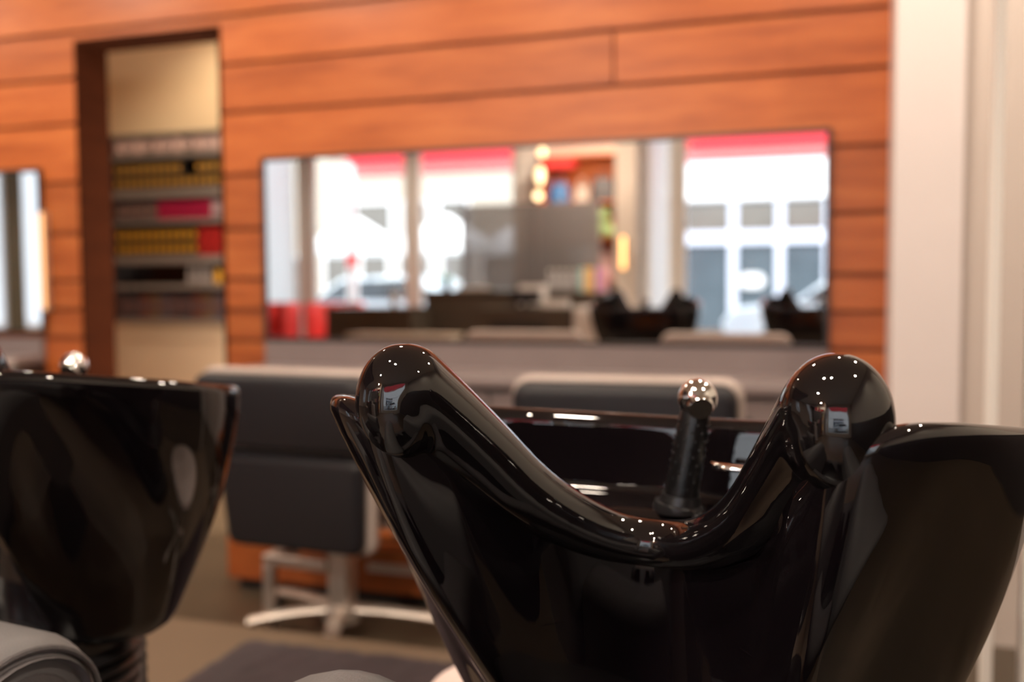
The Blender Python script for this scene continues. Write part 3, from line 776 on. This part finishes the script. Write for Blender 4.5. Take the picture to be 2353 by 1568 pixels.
# shelf alcove
AX0, AX1 = -3.27, -2.37
al = empty('alcove_shelves', ((AX0 + AX1) / 2, -3.05, 0), 0, 'orange wood alcove shelves between the pillars, full of bags', 'shelf')
ax_ = (AX0 + AX1) / 2
MB().box(AX0 - ax_, AX1 - ax_, -.165, -.145, .12, 2.50).build('back_panel', M['wood'], al)
for z in (.12, 1.12, 1.56, 1.97, 2.48): MB().box(AX0 - ax_, AX1 - ax_, -.145, .14, z - .02, z).build('shelf_board', M['wood'], al)
for x in (AX0, AX1 - .02): MB().box(x - ax_, x + .02 - ax_, -.145, .14, .10, 2.50).build('side_panel', M['wood'], al)
def bag(x, z, w, h, m, label):
    r = empty('handbag', (x, -3.03, z), 0, label, 'bag', 'bags on the alcove shelves')
    rings = []
    for t in (0, .03, .2, .6, .9, 1.0):
        k = 1 - .22 * t; e = .09 * (1 - .6 * t)
        rr = []
        for q in range(20):
            a = 2 * PI * q / 20; ca, sa = math.cos(a), math.sin(a)
            rr.append((math.copysign(abs(ca) ** .5, ca) * w / 2 * k, math.copysign(abs(sa) ** .6, sa) * e, h * t))
        rings.append(rr)
    MB().loft(rings).build('body', m, r, smooth=True)
    MB().tube([(w * .25 * math.cos(a), 0, h - .005 + .09 * math.sin(a)) for a in [PI * k / 12 for k in range(13)]], .007, 8).build('handle', m, r, smooth=True)
    return r
bag(-3.06, 1.971, .24, .21, colmat('denim_blue', (.014, .065, .16)), 'blue handbag on the upper alcove shelf')
bag(-2.80, 1.971, .17, .18, colmat('bag_white', (.75, .68, .6)), 'white handbag between the blue and dark ones')
bag(-2.56, 1.971, .30, .25, colmat('bag_dark', (.025, .018, .018)), 'dark brown handbag right of the white one on the upper alcove shelf')
bag(-2.56, 1.1215, .26, .30, colmat('bag_pink', (.60, .36, .33)), 'pink handbag on the alcove shelf under the green toy')
bag(-2.99, 1.5615, .22, .2, colmat('bag_grey', (.55, .6, .62)), 'pale grey handbag half hidden by the smoked glass')
tb = empty('plush_frog', (-2.57, -3.0, 1.566), 0, 'pale green plush toy sitting on the middle alcove shelf', 'toy')
tb.name = 'plush_toy'
gm = colmat('plush_green', (.36, .50, .22), .9)
MB().sphere((0, 0, .10), .10, 20, 12, (1.1, .9, 1)).build('body', gm, tb, smooth='all')
MB().sphere((0, .02, .24), .085, 20, 12, (1.15, .95, .85)).build('head', gm, tb, smooth='all')
for s in (-1, 1):
    MB().sphere((.055 * s, .03, .315), .028, 14, 8).build('ear', gm, tb, smooth='all')
    MB().tube([(.08 * s, .03, .15), (.13 * s, .07, .08), (.12 * s, .09, .03)], [.03, .028, .03], 12).build('arm', gm, tb, smooth=True)
simple('red_box', MB().box(-.17, .17, -.09, .09, 0, .10), M['red'], (-3.04, -3.03, 2.36), 'flat red box hanging under the alcove top', 'box', bevel=.006).location.z = 2.352
# warm hanging bulbs and pillar strip lights
for i, (z, lab) in enumerate(((2.44, 'highest of the three warm pendant bulbs before the beige pillar'), (2.19, 'middle, largest of the three warm pendant bulbs'), (1.97, 'lowest of the three warm pendant bulbs'))):
    p = empty('pendant_bulb', (-3.04 + i * .02, -2.30 + i * .13, ZC), 0, lab, 'pendant lamp', 'warm pendant bulbs')
    MB().tube([(0, 0, 0), (0, 0, z + .10 - ZC)], .004, 8).build('cable', M['black'], p)
    MB().lathe([(.001, .055), (.018, .055), (.02, .10), (.001, .11)], (0, 0, z - ZC), 16).build('holder', M['steel'], p, smooth=True)
    sc_ = (1, 1, 2.2) if i == 1 else (1, 1, 1)
    MB().sphere((0, 0, z - ZC), .042, 18, 12, sc_).build('bulb', M['bulb'], p, smooth='all')
for z0, z1, x, y, lab in ((1.22, 1.58, -2.27, -2.71, 'amber strip light on the pillar face, the upper one'), (.46, .92, -2.27, -2.71, 'amber strip light on the pillar face, the lower one')):
    s_ = empty('strip_light', (x, y, z0), 0, lab, 'wall light', 'amber strip lights on the pillar')
    MB().box(-.03, .03, -.009, .012, 0, z1 - z0).build('housing', M['steel'], s_)
    MB().box(-.022, .022, .012, .024, .01, z1 - z0 - .01).build('diffuser', M['orange_lamp'], s_)
# tall olive panel door on the left wall (seen in the small mirror)
structure('trim_5', MB().box(XL + .001, XL + .03, -.98, -.76, .10, 2.6), mat('olive_panel', (.16, .12, .05), .5))
for k_, (y0_, y1_, lab) in enumerate(((-1.45, -.98, 'broad white blind seen in the small left mirror'), (-.76, -.42, 'white blind at the very edge of the small left mirror'))):
    wf = structure('window_%d' % (6 + k_), MB().box(XL - .11, XL - .05, y0_, y0_ + .03, .62, 2.42).box(XL - .11, XL - .05, y1_ - .03, y1_, .62, 2.42).box(XL - .11, XL - .05, y0_ + .03, y1_ - .03, .62, .65).box(XL - .11, XL - .05, y0_ + .03, y1_ - .03, 2.39, 2.42), M['warmwhite'])
    MB().box(XL - .084, XL - .078, y0_ + .03, y1_ - .03, .65, 2.39).build('pane', M['glass'], wf)
    br = empty('panel_blind', (XL - .02, (y0_ + y1_) / 2, .63), 0, lab, 'blind')
    h_ = (y1_ - y0_) / 2 - .006
    MB().box(-.001, .001, -h_, h_, .02, 1.74).build('cloth', M['blind'], br); MB().box(-.012, .012, -h_, h_, 1.74, 1.78).build('head_rail', M['white'], br)
# white towel trolley top seen in the mirror between the two basins
# ------------------------------------------------------------------ ceiling downlights
dl = None; idx = 0
lamp_pos = [(-6.4, 2.9), (-5.0, 2.9), (-3.8, 2.9), (-2.5, 2.9), (-1.3, 2.9), (-.1, 2.9), (-1.0, .35), (-.62, .15), (.8, 2.5), (1.0, .6), (-7.6, 1.2), (-7.2, -1.0), (-5.4, -1.0), (-3.7, -.9), (-2.0, -1.0), (-2.85, -2.55)]  # right-hand, window-side and alcove lamps are added to brighten those areas
for k, (x, y) in enumerate(lamp_pos):
    if dl is None:
        dl = empty('ceiling_downlight', (x, y, ZC), 0, 'small round recessed ceiling downlight, some reflected in the glossy bowls, some added for light', 'ceiling light', 'recessed ceiling downlights')
        MB().lathe([(.045, 0), (.065, 0), (.065, -.012), (.045, -.012), (.045, 0)], n=28).build('ring', M['steel'], dl, smooth=True)
        MB().lathe([(.001, -.002), (.045, -.002), (.045, -.007), (.001, -.007)], n=24).build('lens', M['lens'], dl)
    else:
        c = copy_tree(dl); c.location = (x, y, ZC)
    L = bpy.data.lights.new('downlight_lamp', 'SPOT'); L.energy = (82 if x < -2 else 66) if y > 2.55 else (235 if y < -.8 else (82 if y > 2.3 else 70))
    L.spot_size = math.radians(150 if y > 0 else 174); L.spot_blend = .7 if y > 0 else .2; L.shadow_soft_size = .05; L.color = (1, .84, .68)
    lo = bpy.data.objects.new('downlight_lamp', L); COL.objects.link(lo); lo.location = (x, y, ZC - .03)
    if y > 2.5: lo.rotation_euler = (math.radians(14), 0, 0)
# warm lamp in the back room
L = bpy.data.lights.new('back_room_lamp', 'SPOT'); L.energy = 120; L.color = (1, .80, .55); L.spot_size = math.radians(120); L.spot_blend = .6; L.shadow_soft_size = .06
lo = bpy.data.objects.new('back_room_lamp', L); COL.objects.link(lo); lo.location = (-3.3, 4.75, ZC - .03); lo.rotation_euler = (math.radians(18), math.radians(8), 0)
L = bpy.data.lights.new('back_room_fill', 'POINT'); L.energy = 120; L.color = (1, .84, .68); L.shadow_soft_size = .09  # unseen fill without a fixture, added to brighten the wall below the rack
lo = bpy.data.objects.new('back_room_fill', L); COL.objects.link(lo); lo.location = (-2.35, 4.75, .95)
c = copy_tree(dl); c.location = (-3.3, 4.75, ZC); c['label'] = 'recessed ceiling downlight in the back room beyond the doorway'

# ------------------------------------------------------------------ street outside
structure('street', MB().box(-40, 25, -14, -5.6, -.20, -.10), M['asphalt'])
structure('pavement', MB().box(-40, 25, -5.6, YB - .2, -.20, -.02), M['paving'])
def awning(x0, x1, label):
    cx = (x0 + x1) / 2; r = empty('shop_awning', (cx, YB - .2, 2.95), 0, label, 'awning', 'red shop awnings')
    w = (x1 - x0) / 2
    MB().add([(-w, 0, 0), (w, 0, 0), (w, -1.2, -.24), (-w, -1.2, -.24), (-w, 0, .008), (w, 0, .008), (w, -1.2, -.232), (-w, -1.2, -.232)],
             [(0, 1, 2, 3), (7, 6, 5, 4), (0, 4, 5, 1), (1, 5, 6, 2), (2, 6, 7, 3), (3, 7, 4, 0)]).build('canvas', M['awning'], r)
    MB().box(-w, w, -1.206, -1.2, -.42, -.375).box(-w, w, -1.206, -1.2, -.285, -.235).build('valance', M['awning'], r)
    MB().box(-w, w, -1.206, -1.2, -.375, -.285).build('pale_stripe', M['stripe'], r)
    for s in (-1, 1): MB().tube([(s * (w - .05), 0, -.25), (s * (w - .05), -1.19, -.25)], .015, 8).build('arm', M['steel'], r)
    return r
awning(-6.42, -3.55, 'red awning outside the pair of windows on the left')
awning(-1.9, 1.35, 'red awning outside the wide window on the right')
def facade(name, x0, x1, y, h, m, label, wins, mw, bands=()):
    cx = (x0 + x1) / 2; r = empty(name, (cx, y, -.12), 0, label, 'building')
    MB().box(x0 - cx, x1 - cx, -3, 0, 0, h).build('wall', m, r)
    for (a, b, c, d) in wins:
        f_ = MB()
        f_.box(a - cx, a - cx + .06, 0, .05, c, d).box(b - cx - .06, b - cx, 0, .05, c, d).box(a - cx + .06, b - cx - .06, 0, .05, d - .06, d).box(a - cx + .06, b - cx - .06, 0, .05, c, c + .06)
        fo = f_.build('window_frame', M['facade_white'], r)
        MB().box(a - cx + .06, b - cx - .06, 0, .02, c + .06, d - .06).build('pane', mw, fo)
    for (a, b, c, d, dep, mm) in bands:
        MB().box(a - cx, b - cx, 0, dep, c, d).build('band', mm, r)
    return r
facade('cream_building', -24, -6.4, -14, 6, M['facade_cream'], 'tall cream rendered building across the street',
       [(-11.35, -10.3, 2.25, 3.15), (-10.1, -9.35, 2.25, 3.15), (-9.15, -8.35, 2.25, 3.15), (-13.6, -12.5, .5, 1.9), (-12.2, -11.4, .3, 1.9), (-11.2, -10.4, .3, 1.9), (-10.2, -9.3, .3, 1.9), (-9.1, -8.3, .3, 1.9), (-8.1, -7.2, .3, 1.9)], M['pane'])
fb = facade('white_building', -6.4, 9, -14, 6, M['facade_white'], 'white shop building with a glazed blue-grey ground floor', [], M['pane'], ())
FX = 1.3
gx = [-3.5, -2.42, -1.46, -.5, .46, 1.42]
for a, b in zip(gx[:-1], gx[1:]):
    f_ = MB()
    f_.box(a - FX, a - FX + .16, 0, .10, .1, 2.88).box(b - FX - .02, b - FX, 0, .10, .1, 2.88).box(a - FX + .16, b - FX - .02, 0, .10, 1.98, 2.26)
    fo = f_.build('shop_window', M['blueframe'], fb)
    MB().box(a - FX + .16, b - FX - .02, 0, .02, 2.26, 2.88).build('upper_pane', M['pane'], fo)
    MB().box(a - FX + .16, b - FX - .02, 0, .02, .1, 1.98).build('lower_pane', M['pane_blue'], fo)
sn = MB().rbox(-1.95 - FX, 1.2, .52, .32, .12, .16, .15, .01); sn.build('sign_plate', M['facade_white'], fb)
MB().box(-7.6, 7.6, .0, .12, 2.92, 3.0).build('cornice', M['facade_white'], fb)
def parasol(x, y, label):
    r = empty('market_parasol', (x, y, -.10), 0, label, 'parasol', 'white street parasols')
    n = 8
    top = [[(.04 * math.cos(2 * PI * k / n), .04 * math.sin(2 * PI * k / n), 2.42) for k in range(n)], [(0.84 * math.cos(2 * PI * k / n), 0.84 * math.sin(2 * PI * k / n), 1.95) for k in range(n)],
           [(0.84 * math.cos(2 * PI * k / n), 0.84 * math.sin(2 * PI * k / n), 1.72) for k in range(n)], [(0.82 * math.cos(2 * PI * k / n), 0.82 * math.sin(2 * PI * k / n), 1.72) for k in range(n)], [(0.82 * math.cos(2 * PI * k / n), 0.82 * math.sin(2 * PI * k / n), 1.93) for k in range(n)], [(.04 * math.cos(2 * PI * k / n), .04 * math.sin(2 * PI * k / n), 2.40) for k in range(n)]]
    MB().loft(top).build('canopy', M['canvas'], r)
    MB().lathe([(.001, 0), (.025, 0), (.025, 2.4), (.001, 2.4)], n=12).build('pole', M['white'], r, smooth=True)
    MB().box(-.3, .3, -.3, .3, 0, .08).build('foot', M['asphalt'], r)
    return r
q = parasol(-8.7, -9.0, 'white market parasol farthest left across the street')
for x, lab in ((-6.9, 'white market parasol behind the window mullion'), (-5.2, 'white market parasol seen through the smoked glass')):
    c = copy_tree(q); c.location = (x, -9.0, -.10); c['label'] = lab
def car(loc, rz, label):
    r = empty('parked_car', loc, rz, label, 'car', 'parked pale cars')
    side = [(-2.0, .30), (-2.05, .62), (-1.9, .80), (-1.1, .88), (-.55, 1.28), (.75, 1.32), (1.35, .95), (1.95, .84), (2.05, .60), (2.0, .30)]
    hw = .84; rings = []
    for y, ins in ((-hw, .06), (-hw + .03, .02), (-hw + .12, 0), (hw - .12, 0), (hw - .03, .02), (hw, .06)):
        rings.append([(x * (1 - ins * .3), y * (1 - .14 * max(0, z - .8)), max(.2, z - ins * .4)) for x, z in side])
    b = MB().loft(rings).build('body', M['carwhite'], r, smooth=True)
    for s in (-1, 1):
        MB().add([(-1.0, s * .80, .90), (-.52, s * .765, 1.22), (.70, s * .765, 1.25), (1.2, s * .80, .95), (-1.0, s * .83, .90), (-.52, s * .79, 1.22), (.70, s * .79, 1.25), (1.2, s * .83, .95)],
                 [(0, 1, 2, 3), (7, 6, 5, 4), (0, 4, 5, 1), (1, 5, 6, 2), (2, 6, 7, 3), (3, 7, 4, 0)]).build('side_window', M['carglass'], r)
        for x in (-1.25, 1.25):
            w_ = MB().tube([(x, s * .66, .30), (x, s * .86, .30)], .30, 24).build('wheel', M['black'], r, smooth=True)
            MB().tube([(x, s * .86, .30), (x, s * .875, .30)], .17, 18).build('hub_cap', M['steel'], w_, smooth=True)
    return r
c1 = car((-7.2, -7.4, -.10), 0, 'pale blue parked car outside the left windows')
c2 = copy_tree(c1); c2.location = (.35, -7.3, -.10); c2['label'] = 'pale parked car outside the wide right window'
po = empty('street_post', (-6.62, -4.9, -.02), 0, 'tall white street post with a red band outside the left window', 'post')
MB().lathe([(.001, 0), (.075, 0), (.07, 4.2), (.001, 4.2)], n=20).build('shaft', M['canvas'], po, smooth=True)
MB().lathe([(.0745, 1.34), (.0755, 1.34), (.0755, 1.52), (.0745, 1.52), (.0745, 1.34)], n=20).build('red_band', M['red'], po, smooth=True)

# ------------------------------------------------------------------ daylight
w = bpy.data.worlds.new('sky'); scene.world = w; w.use_nodes = True
nt = w.node_tree; bg = nt.nodes['Background']
bg.inputs['Color'].default_value = (.80, .89, 1.0, 1); bg.inputs['Strength'].default_value = 3.4
S = bpy.data.lights.new('sun', 'SUN'); S.energy = 4.2; S.angle = math.radians(.6); S.color = (1, .95, .86)
so = bpy.data.objects.new('sun', S); COL.objects.link(so)
so.rotation_euler = Vector((-.25, -.72, -.65)).to_track_quat('-Z', 'Y').to_euler()

# ------------------------------------------------------------------ colour management
vs_ = scene.view_settings
scene.display_settings.display_device = 'sRGB'
vs_.view_transform = 'Standard'; vs_.look = 'None'; vs_.exposure = 0.0; vs_.gamma = 1.0; vs_.use_curve_mapping = False
scene.cycles.use_denoising = True
scene.cycles.max_bounces = 10; scene.cycles.diffuse_bounces = 4; scene.cycles.glossy_bounces = 6; scene.cycles.transparent_max_bounces = 16
scene.cycles.sample_clamp_indirect = 6.0
scene.cycles.caustics_reflective = False; scene.cycles.caustics_refractive = False
